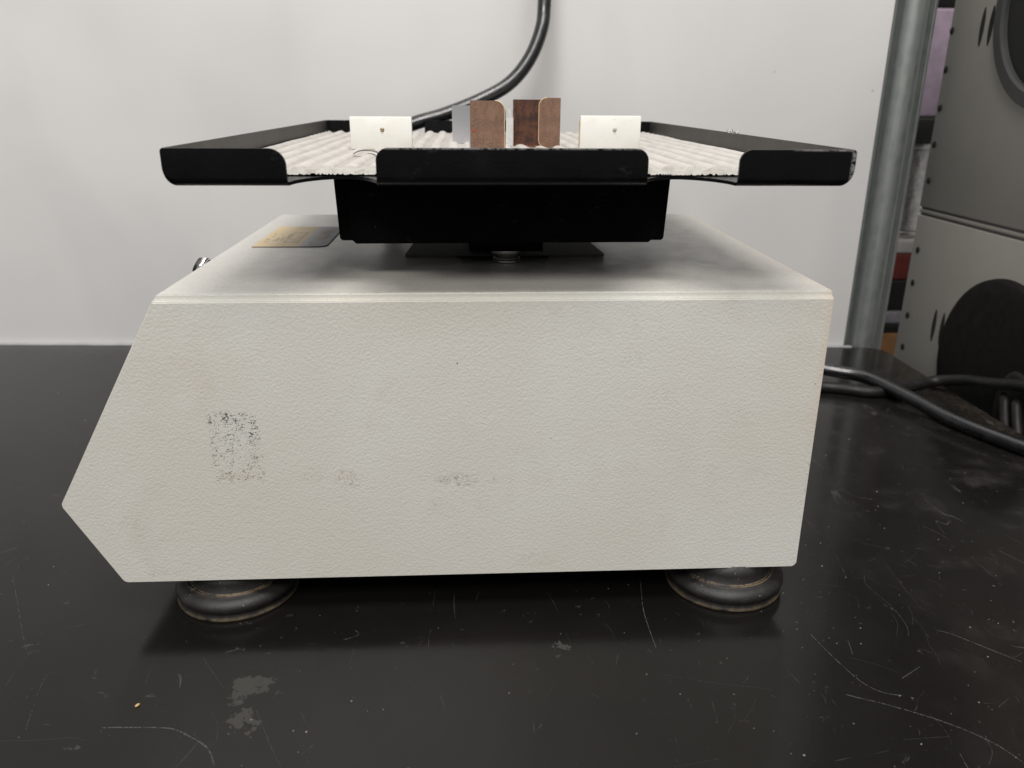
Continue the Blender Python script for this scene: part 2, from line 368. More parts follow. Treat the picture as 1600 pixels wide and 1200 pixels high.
# ------------------------------------------------------------------ setting: bench top, wall panel, post
wr = -0.0435                                   # the wall runs slightly askew to the machine
def wallY(x): return .4298 + wr*x
out = fillet([(-1.6, -1.0), (.3985, -1.0), (.3985, wallY(.3985)-.004), (-1.6, wallY(-1.6)-.004)], [0, 0, .012, 0])
bm = bmesh.new(); prism(bm, out, 'Z', -.028, 0)
es = [e for e in bm.edges if all(abs(v_.co.z) < 1e-6 for v_ in e.verts)]
bmesh.ops.bevel(bm, geom=es, offset=.002, segments=3, affect='EDGES')
tag(obj('bench_top', bm, TABLE, angle=40), kind='structure')
bm = bmesh.new(); box(bm, -1.7, .3655, 0, .018, -.12, 1.7, .001)
o = obj('wall', bm, WALL, angle=40); o.location = (0, .4298, 0); o.rotation_euler.z = math.atan(wr); tag(o, kind='structure')
# pale sealant bead where panel and bench meet
bm = bmesh.new(); box(bm, -1.6, .372, -.0045, -.0005, -.004, .0012, .0006)
o = obj('sealant_bead', bm, mat_plain('grey sealant', (.34, .34, .345), .6), angle=60); o.location = (0, .4298, 0); o.rotation_euler.z = math.atan(wr); tag(o, kind='structure')

post = empty('steel_post', (.3868, .428, -.6), 'tall galvanised steel post standing at the right end of the white panel', 'post', rz=math.atan(wr))
prof = [(-.0215, .004), (-.0215, -.0050), (-.0205, -.0060), (-.0172, -.0060), (-.0160, -.0050), (-.0150, -.0020), (-.0138, -.0020), (-.0128, -.0060)]
for k in range(1, 12):
    a = math.pi*(1-k/12); prof.append((.0118*math.cos(a)-.0012, -.0085-.0105*math.sin(a)))
prof += [(.0104, -.0060), (.0114, -.0015), (.0140, -.0010), (.0152, -.0040), (.0165, -.0060), (.0195, -.0060), (.0205, -.0050), (.0205, .004), (.0205, .020), (-.0215, .020)]
bm = bmesh.new(); prism(bm, prof, 'Z', 0, 2.1); obj('post_channel', bm, GALV, post, angle=50)
for sx in (-.0185, .0172):
    bm = bmesh.new(); box(bm, sx-.0008, sx+.0008, -.0078, -.0058, 0, 2.1, .0004); obj('folded_lip', bm, GALV, post, angle=60)

# ------------------------------------------------------------------ the rocking machine
mach = empty('laboratory_rocker', (0, .12, 0), 'cream textured metal rocking machine with sloped nose, carrying a black tray on suction feet', 'lab shaker')
MO = Vector((0, .12, 0))
def part(name, bm, mat, parent=mach, **k):
    o = obj(name, bm, mat, parent, **k)
    if parent is mach: o.location = -MO
    return o
xl, xr_, xbl, xn, zt, zb, zn, D = -.1262, .1526, -.1576, -.1789, .1525, .0200, .0596, .2373
outl = fillet([(xbl, zb), (xr_, zb), (xr_, zt), (xl, zt), (xn, zn)], [.0035, .0030, 0, 0, .0038], 6)
bm = bmesh.new(); lo, hi = prism(bm, outl, 'Y', 0, D)
sel = [e for e in bm.edges if all(abs(v_.co.z-zt) < 1e-6 for v_ in e.verts) and abs(e.verts[0].co.y-e.verts[1].co.y) < 1e-6]
bmesh.ops.bevel(bm, geom=sel, offset=.0026, segments=6, affect='EDGES')
sel = [e for e in bm.edges if not all(f.normal.length and False for f in e.link_faces) and e.calc_length() > .002 and len(e.link_faces) == 2 and e.calc_face_angle(0) > .5]
bmesh.ops.bevel(bm, geom=sel, offset=.0005, segments=2, affect='EDGES')
hs = part('housing', bm, HOUSING, angle=35); wn = hs.modifiers.new('wn', 'WEIGHTED_NORMAL'); wn.keep_sharp = True; wn.weight = 80
# control panel sheet on the sloped side, a knob on it whose rim peeks over the top edge
nx, nz = -(zt-zn), (xl-xn); ln = math.hypot(nx, nz); nrm = Vector((nx/ln, 0, -nz/ln*-1))
nrm = Vector((-(zt-zn), 0, (xl-xn))).normalized()
along = Vector((xl-xn, 0, zt-zn)).normalized()
pc = Vector((xl, 0, zt)) - along*.052
bm = bmesh.new(); box(bm, -.046, .046, -.108, .108, 0, .0009, .0004)
panel = part('control_panel', bm, mat_plain('grey panel film', (.36, .36, .37), .45))
Mx = Matrix((along, Vector((0, 1, 0)), nrm)).transposed().to_4x4(); Mx.translation = pc+Vector((0, D/2, 0))+nrm*.0002-MO
panel.matrix_local = Mx
for yy in (-.0235,):
    bm = lathe([(0, .0), (.0080, 0), (.0080, .003), (.0070, .0038), (.0066, .0075), (.0058, .0086), (0, .0086)], 32)
    o = obj('knob', bm, DARK, panel, angle=40); o.location = (.0400, yy, .0009); o.scale = (.68, .68, .9)
    bm = lathe([(.0068, 0), (.0086, 0), (.0090, .0010), (.0088, .0032), (.0074, .0038), (.0068, .0030)], 32)
    o2 = obj('chrome_collar', bm, CHROME, panel, smooth=True); o2.location = (.0400, yy, .0040); o2.scale = (.68, .68, .8)
# feet
fprof = [(0, 0), (.0272, 0), (.0283, .0006), (.0284, .0018), (.0270, .0030), (.0276, .0040), (.0288, .0058), (.0286, .0078), (.0272, .0094), (.0252, .0104), (.0238, .0106), (.0232, .0112), (.0226, .0106), (.0222, .0110), (.0216, .0150), (.0210, .0204), (0, .0204)]
for fx, fy in ((-.1146, .0235), (.1252, .0207), (-.1146, .2085), (.1252, .2085)):
    o = part('suction_foot', lathe(fprof, 72), FOOT, smooth=True); o.location = Vector((fx, fy, 0))-MO
# two thin dark sheets on the housing top, pivot nut, hanging bracket
bm = bmesh.new(); prism(bm, fillet([(-.0320, .0784), (.0680, .0784), (.0640, .1400), (-.0280, .1400)], [.001]*4), 'Z', zt+.0002, zt+.0016); part('dark_sheet', bm, DARK_SHEET, angle=40)
bm = bmesh.new(); prism(bm, fillet([(-.0030, .0640), (.0370, .0640), (.0400, .0781), (-.0070, .0781)], [.001, .001, 0, 0]), 'Z', zt+.0002, zt+.0010); part('dark_sheet', bm, DARK_SHEET, angle=40)
bx_, by_ = .0182, .0690
for nm, pr_, mt in (('pivot_washer', [(0, 0), (.0062, 0), (.0065, .0003), (.0065, .0008), (.0059, .0011), (0, .0011)], STEEL),
                    ('pivot_washer', [(0, .0013), (.0064, .0013), (.0066, .0016), (.0066, .0020), (.0060, .0023), (0, .0023)], STEEL),
                    ('pivot_nut', [(0, .0024), (.0064, .0024), (.0076, .0036), (.0080, .0048), (.0080, .0066), (0, .0066)], STEEL)):
    o = part(nm, lathe(pr_, 40), mt, angle=35); o.location = Vector((bx_, by_, zt+.0003))-MO
bm = bmesh.new(); box(bm, .0000, .0352, .0600, .0790, .1588, .1800, .0008); part('pivot_block', bm, BRACKET, angle=40)
for a_ in ((-.0050, .0010, .0560, .0790, .1672, .1700), (.0352, .0372, .0560, .0790, .1655, .1700)):
    part('pivot_lug', box(bmesh.new(), *a_, .0005), BRACKET, angle=40)
bm = bmesh.new(); box(bm, .0000, .0352, .1800, .2000, .1542, .1800, .0008); part('pivot_block', bm, BRACKET, angle=40)
fp = fillet([(-.0488, .1680), (.0790, .1683), (.0816, .1706), (.0828, .1968), (-.0515, .1968), (-.0510, .1700)], [.0008, .0012, .0012, 0, 0, .0008], 4)
bm = bmesh.new(); prism(bm, fp, 'Y', .0300, .0318); bmesh.ops.bevel(bm, geom=[e for e in bm.edges if e.calc_length() > .001 and abs(e.verts[0].co.y-e.verts[1].co.y) < 1e-6], offset=.0003, segments=1, affect='EDGES')
br = part('bracket_front_plate', bm, BRACKET, angle=40)
fp = fillet([(-.0560, .1690), (.0862, .1688), (.0876, .1968), (-.0572, .1968)], [.0016, .0016, 0, 0], 5)
bm = bmesh.new(); prism(bm, fp, 'Y', .0326, .2200); part('bracket_channel', bm, BRACKET, angle=40)

# tray
TX0, TX1, TY0, TY1, TZ0, TZ1 = -.1102, .1454, -.0166, .3420, .1970, .2104
TH = .0013
NL = (-.0660, -.0336); NR = (.0668, .1012)
def notch(x):
    for a, b in (NL, NR):
        if a < x < b:
            t = (x-a)/(b-a); return .0245*math.sin(math.pi*t)**.55 if 0 < t < 1 else 0
    return 0
xs = []
for a, b, n in ((TX0+.003, NL[0], 10), (NL[0], NL[1], 36), (NL[1], NR[0], 24), (NR[0], NR[1], 36), (NR[1], TX1-.003, 10)):
    xs += [a+(b-a)*k/n for k in range(n)]
xs.append(TX1-.003)
fl = [(x, TY0+.0032+notch(x)) for x in xs] + [(x, TY1-.0032-notch(x)*.5) for x in reversed(xs)]
bm = bmesh.new(); prism(bm, fl, 'Z', TZ0, TZ0+TH); bmesh.ops.triangulate(bm, faces=[f for f in bm.faces if len(f.verts) > 4])
tray = part('tray', bm, PAINT, angle=40)
tray['label'] = 'shallow black sheet metal tray with notched rim'
def flap(xa, xb, ra, rb, ca, cb, y, s, mat, top=TZ1, zbot=TZ0):
    """upturned rim strip: rounded top corners (ra, rb) or tray corner (ca, cb), y outer face, s = +1 when the inside lies toward +y"""
    br_ = .0030; N = 60; bm = bmesh.new(); rows = []
    cs = []
    for k in range(N+1):
        t = .5-.5*math.cos(math.pi*k/N); cs.append(xa+(xb-xa)*t)
    for x in cs:
        h = top; zb_ = zbot
        for d, r_, c_ in ((x-xa, ra, ca), (xb-x, rb, cb)):
            if c_:
                q = .0042
                if d < q: zb_ = max(zb_, zbot+q-math.sqrt(max(0, q*q-(q-d)**2)))
                q = .0012
                if d < q: h = min(h, top-q+math.sqrt(max(0, q*q-(q-d)**2)))
            elif d < r_: h = min(h, top-r_+math.sqrt(max(0, r_*r_-(r_-d)**2)))
        sec = []
        sec.append((y+s*(br_+.0012), zb_))
        for k in range(7):
            a = -math.pi/2*(1-k/6)   # -90..0
            sec.append((y+s*(br_-br_*math.cos(a)), zb_+br_+br_*math.sin(a)))
        sec.append((y, max(h, zb_+br_+.0003)))
        inner = [(yy+s*TH*.95, zz) for yy, zz in sec[::-1]]
        inner[-1] = (sec[0][0], sec[0][1]+TH); inner[-2] = (inner[-2][0]+.0002*s, inner[-2][1]+TH*.9); 
        rows.append([bm.verts.new((x, yy, zz)) for yy, zz in sec+inner])
    n = len(rows[0])
    for a, b in zip(rows, rows[1:]):
        for i in range(n): bm.faces.new((a[i], a[(i+1)%n], b[(i+1)%n], b[i]))
    bm.faces.new(rows[0]); bm.faces.new(rows[-1][::-1])
    return bm
def rim(name, bm, mat): return obj(name, bm, mat, tray, angle=50)
rim('rim_flap', flap(TX0, NL[0], 0, .0062, True, False, TY0, 1, PAINT), PAINT)
rim('rim_flap', flap(NL[1], NR[0], .0046, .0046, False, False, TY0, 1, PAINT, TZ1+.0003, TZ0+.0005), PAINT_M)
rim('rim_flap', flap(NR[1], TX1, .0046, 0, False, True, TY0, 1, PAINT), PAINT_W)
rim('rim_flap', flap(TX0, NL[0], 0, .0062, True, False, TY1, -1, PAINT), PAINT)
rim('rim_flap', flap(NL[1], NR[0], .0046, .0046, False, False, TY1, -1, PAINT), PAINT)
rim('rim_flap', flap(NR[1], TX1, .0046, 0, False, True, TY1, -1, PAINT), PAINT)
RIMIN = mat_plain('lit black enamel', (.050, .046, .040), .45, 0, .4, 40, .0002)  # black side rims painted brownish grey for the light they catch
for x, s in ((TX0, 1), (TX1, -1)):
    b = flap(TY0+.0016, TY1-.0016, 0, 0, True, True, 0, 1, PAINT)
    for v_ in b.verts: v_.co = Vector((x+s*(v_.co.y), v_.co.x, v_.co.z))
    rim('side_rim', b, RIMIN)

# ribbed mat lying in the tray
def ribbed_mat():
    x0, x1, y0, y1 = TX0+.0035, TX1-.0035, .0100, TY1-.006
    pitch_ = .0098; bm = bmesh.new(); nx_ = int((x1-x0)/.0005); ny = 90; rows = []
    def fy(x):
        d = min(abs(x-NL[0]), abs(x-NR[1])); 
        return y0
    for j in range(ny+1):
        row = []
        for i in range(nx_+1):
            x = x0+(x1-x0)*i/nx_; y = fy(x)+(y1-fy(x))*(j/ny)
            ph = (x-x0+.0022+.018*(y-.1)*0.35+.0006*math.sin(y*41))/pitch_
            t = ph % 1.0
            hgt = (.0014*math.sin(math.pi*t/.62)**.55 if 0 < t < .62 else 0)
            hgt += .00004*math.sin(y*330+math.floor(ph)*2.1)*math.sin(math.pi*t)
            hgt += .00006*math.sin(x*210+y*60)+.00006*math.sin(y*95-x*77)+.0006*max(0, (y-.22)/.12)*math.sin(math.pi*t)*math.sin(y*420)
            row.append(bm.verts.new((x, y, .0022+hgt)))
        rows.append(row)
    for a, b in zip(rows, rows[1:]):
        for i in range(nx_): bm.faces.new((a[i], a[i+1], b[i+1], b[i]))
    random.seed(3)
    for row in (rows[0], rows[-1]):
        lo_ = [bm.verts.new((v_.co.x, v_.co.y, -.0001+random.choice((0, 0, .0002, .0006)))) for v_ in row]
        for i in range(nx_): bm.faces.new((row[i], lo_[i], lo_[i+1], row[i+1]))
    return bm
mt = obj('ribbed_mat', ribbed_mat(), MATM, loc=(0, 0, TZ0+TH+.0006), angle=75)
tag(mt, 'off-white ribbed plastic mat lying in the black tray', 'mat')
MZ = TZ0+TH+.0006+.0035

# white end blocks with a screw each
def block(x0, x1, y, z1, th, label, hole_x, hole_z, mat_h):
    z0 = MZ-.0012; root = empty('stop_block', ((x0+x1)/2, y, z0), label, 'plastic block', 'white blocks on the ribbed mat')
    h = z1-z0; wv = (x1-x0)/2; bm = bmesh.new()
    # front face with a real drilled hole
    box(bm, -wv, wv, 0, th, 0, h, .0004)
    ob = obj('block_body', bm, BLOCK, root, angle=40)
    bm = lathe([(.0011, 0), (.0011, .0010), (.0006, .0010), (0, .0006)], 20)
    for v_ in bm.verts: v_.co = Vector((v_.co.x, -v_.co.z+.0003, v_.co.y))
    o = obj('screw', bm, mat_h, root, smooth=True); o.scale = (.65, 1, .65); o.location = (hole_x, -.0001, hole_z)
    bm = lathe([(.0009, 0), (.0017, 0), (.0018, .0003), (.0009, .0004)], 20)
    for v_ in bm.verts: v_.co = Vector((v_.co.x, -v_.co.z, v_.co.y))
    o = obj('screw_rim', bm, mat_h, root, smooth=True); o.scale = (.62, .5, .62); o.location = (hole_x, 0, hole_z)
    return root
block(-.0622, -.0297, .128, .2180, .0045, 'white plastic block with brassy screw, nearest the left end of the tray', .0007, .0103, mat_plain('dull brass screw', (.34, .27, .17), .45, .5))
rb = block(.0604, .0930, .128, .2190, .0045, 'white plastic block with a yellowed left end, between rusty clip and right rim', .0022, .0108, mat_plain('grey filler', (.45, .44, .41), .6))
bm = bmesh.new(); box(bm, -.01655, -.0162, .0002, .0043, .0004, .0150, .0001); obj('end_face', bm, mat_plain('yellowed plastic', (.62, .50, .34), .5), rb)

# bent metal clips
def leaf(w_, h, th, rl, rr2, y0=0):
    """flat plate with rounded left / right corners"""
    return fillet([(0, 0), (w_, 0), (w_, h), (0, h)], [rl, rr2, rr2, rl], 8)
def leaf_obj(name, w_, h, th, rl, rr2, mat, parent, loc, rz=0, edge=None, ry=0):
    pts = [p for p in leaf(w_, h, th, max(rl, .0002), max(rr2, .0002))]
    bm = bmesh.new(); prism(bm, pts, 'Y', 0, th); o = obj(name, bm, mat, parent, angle=40); o.location = loc; o.rotation_euler = (0, ry, rz)
    if edge:                                        # bare bright rim along the rounded side
        n = 9; side = (pts[9:27] if edge == 'R' else pts[27:36]+pts[0:9])
        bm = bmesh.new(); path = [Vector((p[0], -.0001, p[1])) for p in side]; rr_ = .00022
        rows = []
        for i, p in enumerate(path):
            t = (path[min(i+1, len(path)-1)]-path[max(i-1, 0)]).normalized(); s = Vector((0, 1, 0)); q = t.cross(s)
            rows.append([bm.verts.new(p+(s*math.cos(a)*(th*.6)+q*math.sin(a)*rr_)+Vector((0, th*.55, 0))) for a in [k*math.pi/4 for k in range(8)]])
        for a, b in zip(rows, rows[1:]):
            for k in range(8): bm.faces.new((a[k], a[(k+1)%8], b[(k+1)%8], b[k]))
        obj('bare_edge', bm, GOLD, o, smooth=True)
    return o
c1 = empty('metal_clip', (.0012, .080, MZ-.0010), 'brown rusted metal clip with a dull silver leaf behind its left side', 'clip', 'bent metal clips on the mat')
leaf_obj('front_leaf', .0163, .2266-MZ+.0010, .0010, .0003, .0045, COPPER, c1, (0, 0, 0), 0, 'R')
leaf_obj('back_leaf', .0165, .2255-MZ+.0010, .0008, .0003, .0042, RUST, c1, (.0004, .0016, 0), 0)
leaf_obj('silver_leaf', .0120, .2232-MZ+.0010, .0010, .0002, .0002, ALU, c1, (-.0105, .110, 0), -.02)
bm = bmesh.new(); box(bm, -.0002, .0010, .0012, .110, 0, .0040, .0003); obj('foot_strip', bm, ALU, c1)
leaf_obj('scar', .0022, .0011, .0002, .0004, .0005, mat_plain('red rust', (.26, .06, .025), .7), c1, (.0009, -.00015, .0112), 0, None, .08)
c2 = empty('metal_clip', (.0400, .150, MZ-.0010), 'tall dark rust-pitted metal clip with its bright edge on the left of its front leaf', 'clip', 'bent metal clips on the mat')
leaf_obj('front_leaf', .0120, .2289-MZ, .0010, .0042, .0003, COPPER, c2, (-.0002, 0, 0), -.04, 'L')
o = leaf_obj('inner_leaf', .0190, .2279-MZ, .0009, .0004, .0003, RUST, c2, (-.0138, .0165, .0), -.82)
o.scale = (1.12, 1, 1)
bm = bmesh.new()
for k in range(60):
    t = random.random(); x = -.0135+.0005*random.random()+(.0003 if t > .5 else 0); z = .0005+t*.0225; s_ = .0003+random.random()*.0003
    box(bm, x-s_, x+s_*.6, .0156, .0164, z, z+s_*1.2)
for k in range(40):
    x = -.013+random.random()*.0125; s_ = .00025+random.random()*.0003; yy = .0160*(1-(x+.0135)/.0135); box(bm, x, x+s_, yy-.0008, yy-.0003, -.0002, s_*2)
obj('rust_flakes', bm, mat_rust('loose rust', (.30, .13, .06), (.16, .06, .03), .5), c2)['kind'] = 'stuff'
leaf_obj('clear_strip', .0042, .2180-MZ, .0012, .0002, .0002, CLEAR, c2, (-.0180, .012, .0), .0)
leaf_obj('clear_strip', .0030, .2225-MZ, .0010, .0002, .0006, CLEAR, c2, (-.0168, .018, .0), .15)

# small loose bits on the tray
bm = bmesh.new(); rows = []
for k in range(15):
    t = k/14; a = math.pi*(.18+.64*t); x = -.0052*math.cos(a)*1.25; z = .0046*math.sin(a)-.0012; wv = .0011*math.sin(math.pi*min(max(t, .06), .94))**.5
    if .42 < t < .5: wv *= .45
    rows.append([bm.verts.new((x, -wv, z)), bm.verts.new((x, wv, z+.0002)), bm.verts.new((x, wv, z-.0003)), bm.verts.new((x, -wv, z-.0005))])
for a, b in zip(rows, rows[1:]):
    for i in range(4): bm.faces.new((a[i], a[(i+1)%4], b[(i+1)%4], b[i]))
bm.faces.new(rows[0]); bm.faces.new(rows[-1][::-1])
o = obj('bent_shim', bm, mat_plain('dull steel shim', (.22, .21, .19), .35, .8), loc=(-.0480, .078, MZ-.0010), angle=60); o.scale = (1.15, 1.9, .85); tag(o, 'small curved steel shim lying on the mat left of the centre flap', 'shim')
bm = bmesh.new()
for (cx, cz, r_) in ((0, 0, .0016), (.0028, .0002, .0013), (-.0040, .0004, .0012), (.0048, .0006, .0022), (-.0016, -.0002, .0014)):
    bmesh.ops.create_icosphere(bm, subdivisions=2, radius=r_, matrix=Matrix.Translation((0, cx*1.4, cz)) @ Matrix.Diagonal((.7, 1.5, .6, 1)))
o = obj('resin_blob', bm, GLASSY, loc=(TX1-.0007, .130, TZ1+.0002), smooth=True); tag(o, 'lumpy clear resin blob stuck on top of the right rim', 'resin blob')

# sticker on the housing top
stk = part('label_sticker', (lambda b: (prism(b, fillet([(-.1150, .1095), (-.0756, .1095), (-.0756, .1790), (-.1150, .1790)], [.0006, .0050, .0050, .0006], 5), 'Z', zt+.0001, zt+.0003), b)[1])(bmesh.new()), EDGE, angle=40)
bm = bmesh.new(); prism(bm, [(-.1150, .1098), (-.0905, .1098), (-.0905, .1790), (-.1150, .1790)], 'Z', zt+.0003, zt+.00036); obj('gold_field', bm, STK_GOLD, stk)
bm = bmesh.new(); prism(bm, fillet([(-.0905, .1101), (-.0760, .1101), (-.0760, .1786), (-.0905, .1786)], [0, .0048, .0048, 0], 5), 'Z', zt+.0003, zt+.00036); obj('grey_field', bm, STK_GREY, stk)
random.seed(11); bm = bmesh.new()
def strokes(bm, x0, x1, y0, y1, n, wmin, wmax, lmin, lmax, z):
    for k in range(n):
        x = random.uniform(x0, x1); y = random.uniform(y0, y1); w_ = random.uniform(wmin, wmax); l = random.uniform(lmin, lmax)
        if random.random() < .5: w_, l = l, w_
        box(bm, x, min(x+w_, x1), y, min(y+l, y1), z, z+.00003)
for gx in (-.1125, -.1085, -.1045): strokes(bm, gx, gx+.0030, .124, .152, 12, .0004, .0007, .0018, .0038, zt+.00037)
for (a0, a1, b0, b1) in ((-.1010, -.0935, .122, .1228), (-.1010, -.0935, .156, .1568), (-.1010, -.1005, .122, .156), (-.0940, -.0935, .122, .156)): box(bm, a0, a1, b0, b1, zt+.00037, zt+.0004)
strokes(bm, -.1000, -.0945, .124, .154, 12, .0004, .0007, .0015, .0035, zt+.00037)
obj('faded_print', bm, INK, stk)['kind'] = 'stuff'
bm = bmesh.new()
y = .1150
for gl in range(6):                                  # worn gold characters, too faded to read, running away from the viewer
    gh, gw = .0072, .0052; z = zt+.00038; x0 = -.0870
    segs = [[(0, 0, 1, .16), (0, 0, .16, 1), (0, .84, 1, 1)], [(0, 0, .2, .2)], [(0, 0, 1, .2), (0, .8, 1, 1), (.1, .3, .9, .5)], [(0, 0, 1, .2), (0, .42, 1, .6), (0, .8, 1, 1), (.84, 0, 1, 1)], [(0, 0, 1, .2), (0, .8, 1, 1), (.4, 0, .6, 1)], [(0, 0, 1, .2), (0, .4, 1, .6), (0, .82, 1, 1)]][gl]
    for (a, b_, c_, d) in segs: box(bm, x0+a*gh, x0+c_*gh, y+b_*gw, y+d*gw, z, z+.00003)
    y += .0088
obj('gold_print', bm, INK_G, stk)['kind'] = 'stuff'

# ------------------------------------------------------------------ cords
o = obj('power_cord', tube([(.150, .330, .030), (.215, .330, .022), (.262, .325, .016), (.3014, .3075, .0125), (.3274, .2900, .0110), (.3440, .2500, .0080), (.3550, .2060, .0062), (.3735, .1630, .0056), (.400, .105, .006), (.425, .06, .004), (.46, .0, -.02)], .0052), CORD, smooth=True)
tag(o, 'thick glossy black cord leaving the machine and running off the bench at right', 'cord')
o = obj('thin_cord', tube([(.150, .300, .005), (.235, .300, .0042), (.2965, .2860, .0042), (.3263, .2735, .0045), (.3600, .2830, .0050), (.3850, .2880, .0080), (.3980, .2700, .0150), (.4020, .2420, .0220), (.4060, .2130, .0305), (.4100, .1800, .0360), (.43, .14, .038)], .0046), CORD2, smooth=True)
tag(o, 'matt black cord passing under the thick cord toward the grey cabinet', 'cord')
ctop = [(.068, .415, .62), (.0650, .405, .42), (.0640, .400, .345), (.0635, .395, .300), (.0605, .388, .2790), (.0500, .380, .2560), (.0330, .374, .2375), (.0080, .369, .2245), (-.0200, .366, .2140), (-.0430, .364, .2075), (-.0600, .362, .1990), (-.0620, .361, .1600), (-.050, .357, .120), (-.01, .345, .075), (.03, .32, .06), (.05, .285, .06)]
o = obj('hanging_cord', tube(ctop, .0056), CORD, smooth=True); tag(o, 'black cord hanging down the white panel and passing behind the tray', 'cord')

# ------------------------------------------------------------------ grey cabinet of two stacked units
cab = empty('grey_cabinet', (.42, .10, -.5), 'tall grey metal cabinet of two stacked units beside the bench', 'cabinet')
CO = Vector((.42, .10, -.5))
def cpart(name, bm, mat, parent=cab, **k):
    o = obj(name, bm, mat, parent, **k)
    if parent is cab: o.location = -CO
    return o
CX = .42; CY1 = .4195
cw = (.120, .2)
lower = (-.11, .1268); upper = (.1345, .3720)
def face_panel(z0, z1, name):
    bm = bmesh.new(); box(bm, CX, CX+.42, -.10, CY1, z0, z1, .0012); return cpart(name, bm, CAB, angle=40)
for z0, z1 in ((-.5, -.114), lower, upper, (.3762, .62)): face_panel(z0, z1, 'cabinet_unit')
bm = bmesh.new(); box(bm, CX+.0018, CX+.41, -.09, CY1-.002, .1268, .1345); cpart('joint_strip', bm, mat_plain('dark grey strip', (.07, .068, .064), .5), angle=40)  # recessed joint strip, coloured darker grey than the units
bm = bmesh.new(); box(bm, CX+.0006, CX+.02, -.09, CY1-.0008, .1292, .1322, .0004); cpart('joint_bead', bm, CAB, angle=40)
dotm = lathe([(0, .0006), (.0028, .0006), (.0030, .0003), (.0031, -.001)], 20)
for v_ in dotm.verts: v_.co = Vector((-v_.co.z, v_.co.x, v_.co.y))
first = None
for z in (.3475, .3160, .2843, .2528, .2209, .1898, .1582, .0954, .0644, .0328, .0016):
    if first is None: first = cpart('rivet_hole', dotm, HOLE, smooth=True); o = first
    else: o = first.copy(); C.objects.link(o); o.parent = cab
    o.location = Vector((CX, .4055+(z-.0016)*.036, z))-CO
for zc, ya, yb in ((.0383, .3612, .3485), (.2870, .3723, .3606), (.530, .3723, .3606)):
    for yc in (ya, yb):
        pts = [(yc+.0026*math.cos(2*math.pi*k/24)*(.55+.45*abs(math.cos(2*math.pi*k/24))), zc-.003+.0150*math.sin(2*math.pi*k/24)) for k in range(24)]
        bm = bmesh.new(); prism(bm, pts, 'X', CX-.0004, CX+.001); cpart('vent_slit', bm, HOLE)
def ring(cy, cz, r_o, r_i, xo, xi, mat, name, sx=1.0):
    bm = lathe([(r_i, 0), (r_o, 0), (r_o+.001, .001), (r_o, xo), (r_i+.002, xo+.0015), (r_i, xo), (r_i, 0)], 96)
    for v_ in bm.verts: v_.co = Vector((-v_.co.z, v_.co.x*sx, v_.co.y))
    o = cpart(name, bm, mat, angle=40); o.location = Vector((CX, cy, cz))-CO; return o
# upper round opening with a charcoal collar, a dark bowl inside
ring(.2745, .2980, .0780, .0655, .0040, 0, RING, 'opening_collar')
bm = lathe([(.0660, -.0006), (.062, -.0012), (0, -.0014)], 64)
for v_ in bm.verts: v_.co = Vector((v_.co.z, v_.co.x, v_.co.y))
o = cpart('opening', bm, HOLE, smooth=True); o.location = Vector((CX, .2745, .298))-CO
# lower cover disc with a cable opening
bm = lathe([(0, .0060), (.060, .0060), (.0705, .0052), (.0735, .0036), (.0742, 0)], 96)
for v_ in bm.verts: v_.co = Vector((-v_.co.z, v_.co.x, v_.co.y))
disc = cpart('cover_disc', bm, DISC, smooth=True); disc.location = Vector((CX, .2690, .0225))-CO
bm = lathe([(0, .0012), (.0170, .0012), (.0185, .0016), (.0200, 0)], 40)
for v_ in bm.verts: v_.co = Vector((-v_.co.z, v_.co.x, v_.co.y*1.5))
o = obj('cable_opening', bm, HOLE, disc, smooth=True); o.location = (-.006, -.0370, -.018)
for k, (dy, rad) in enumerate(((-.006, .0040), (-.020, .0036))):
    b = tube([(.430, .245+dy, -.02), (.416, .2450+dy, .004), (.4085, .2400+dy, .0140), (.4060, .2320+dy, .0020), (.4050, .2200+dy, -.020), (.404, .205+dy, -.05), (.404, .20+dy, -.12)], rad)
    o = obj('looped_cable', b, mat_rubber('grey dusty cable', (.012, .0115, .0105), .5, .3), smooth=True)
    tag(o, ('dusty cable bending out of the black disc, the one nearer the bench', 'dusty cable bending out of the black disc, the one nearer the frame edge')[k], 'cable', 'cables in the cabinet disc')

# ------------------------------------------------------------------ things seen through the gap between post and cabinet
def gapbox(name, x0, x1, y0, y1, z0, z1, mat, label, cat, bev=.004, lid=None):
    root = empty(name, ((x0+x1)/2, (y0+y1)/2, z0), label, cat); off = Vector(root.location)
    bm = bmesh.new(); box(bm, x0, x1, y0, y1, z0, z1, bev, 3); o = obj('body', bm, mat, root, angle=40); o.location = -off
    if lid:
        bm = bmesh.new(); box(bm, x0-.003, x1+.003, y0-.004, y1+.004, z1-lid, z1+.001, .002, 2); o = obj('lid', bm, mat, root, angle=40); o.location = -off
    return root
bm = bmesh.new(); box(bm, .36, 1.6, 1.25, 1.28, -.6, 1.7); tag(obj('back_wall', bm, mat_plain('dark wall', (.03, .03, .03), .7)), kind='structure')  # dark coloured wall closing the view through the gap
GX0, GX1, GY0, GY1 = .50, .86, .72, .98
gapbox('side_bench', .46, 1.1, .66, 1.1, -.6, -.165, DARK, 'dark low bench behind the post, under the stacked boxes', 'bench')
gapbox('cardboard_box', GX0, GX1, GY0, GY1, -.165, -.076, mat_plain('orange cardboard', (.38, .19, .075), .8), 'orange-brown cardboard box at the foot of the gap beside the post', 'box')
gapbox('black_case', GX0, GX1, GY0, GY1, -.076, -.064, DARK, 'thin flat black case just above the orange-brown box', 'case', .002)
gapbox('grey_tub', GX0, GX1, GY0, GY1, -.064, -.045, mat_plain('pale grey plastic', (.36, .34, .38), .5), 'pale grey shallow tub between the two black cases', 'tub')
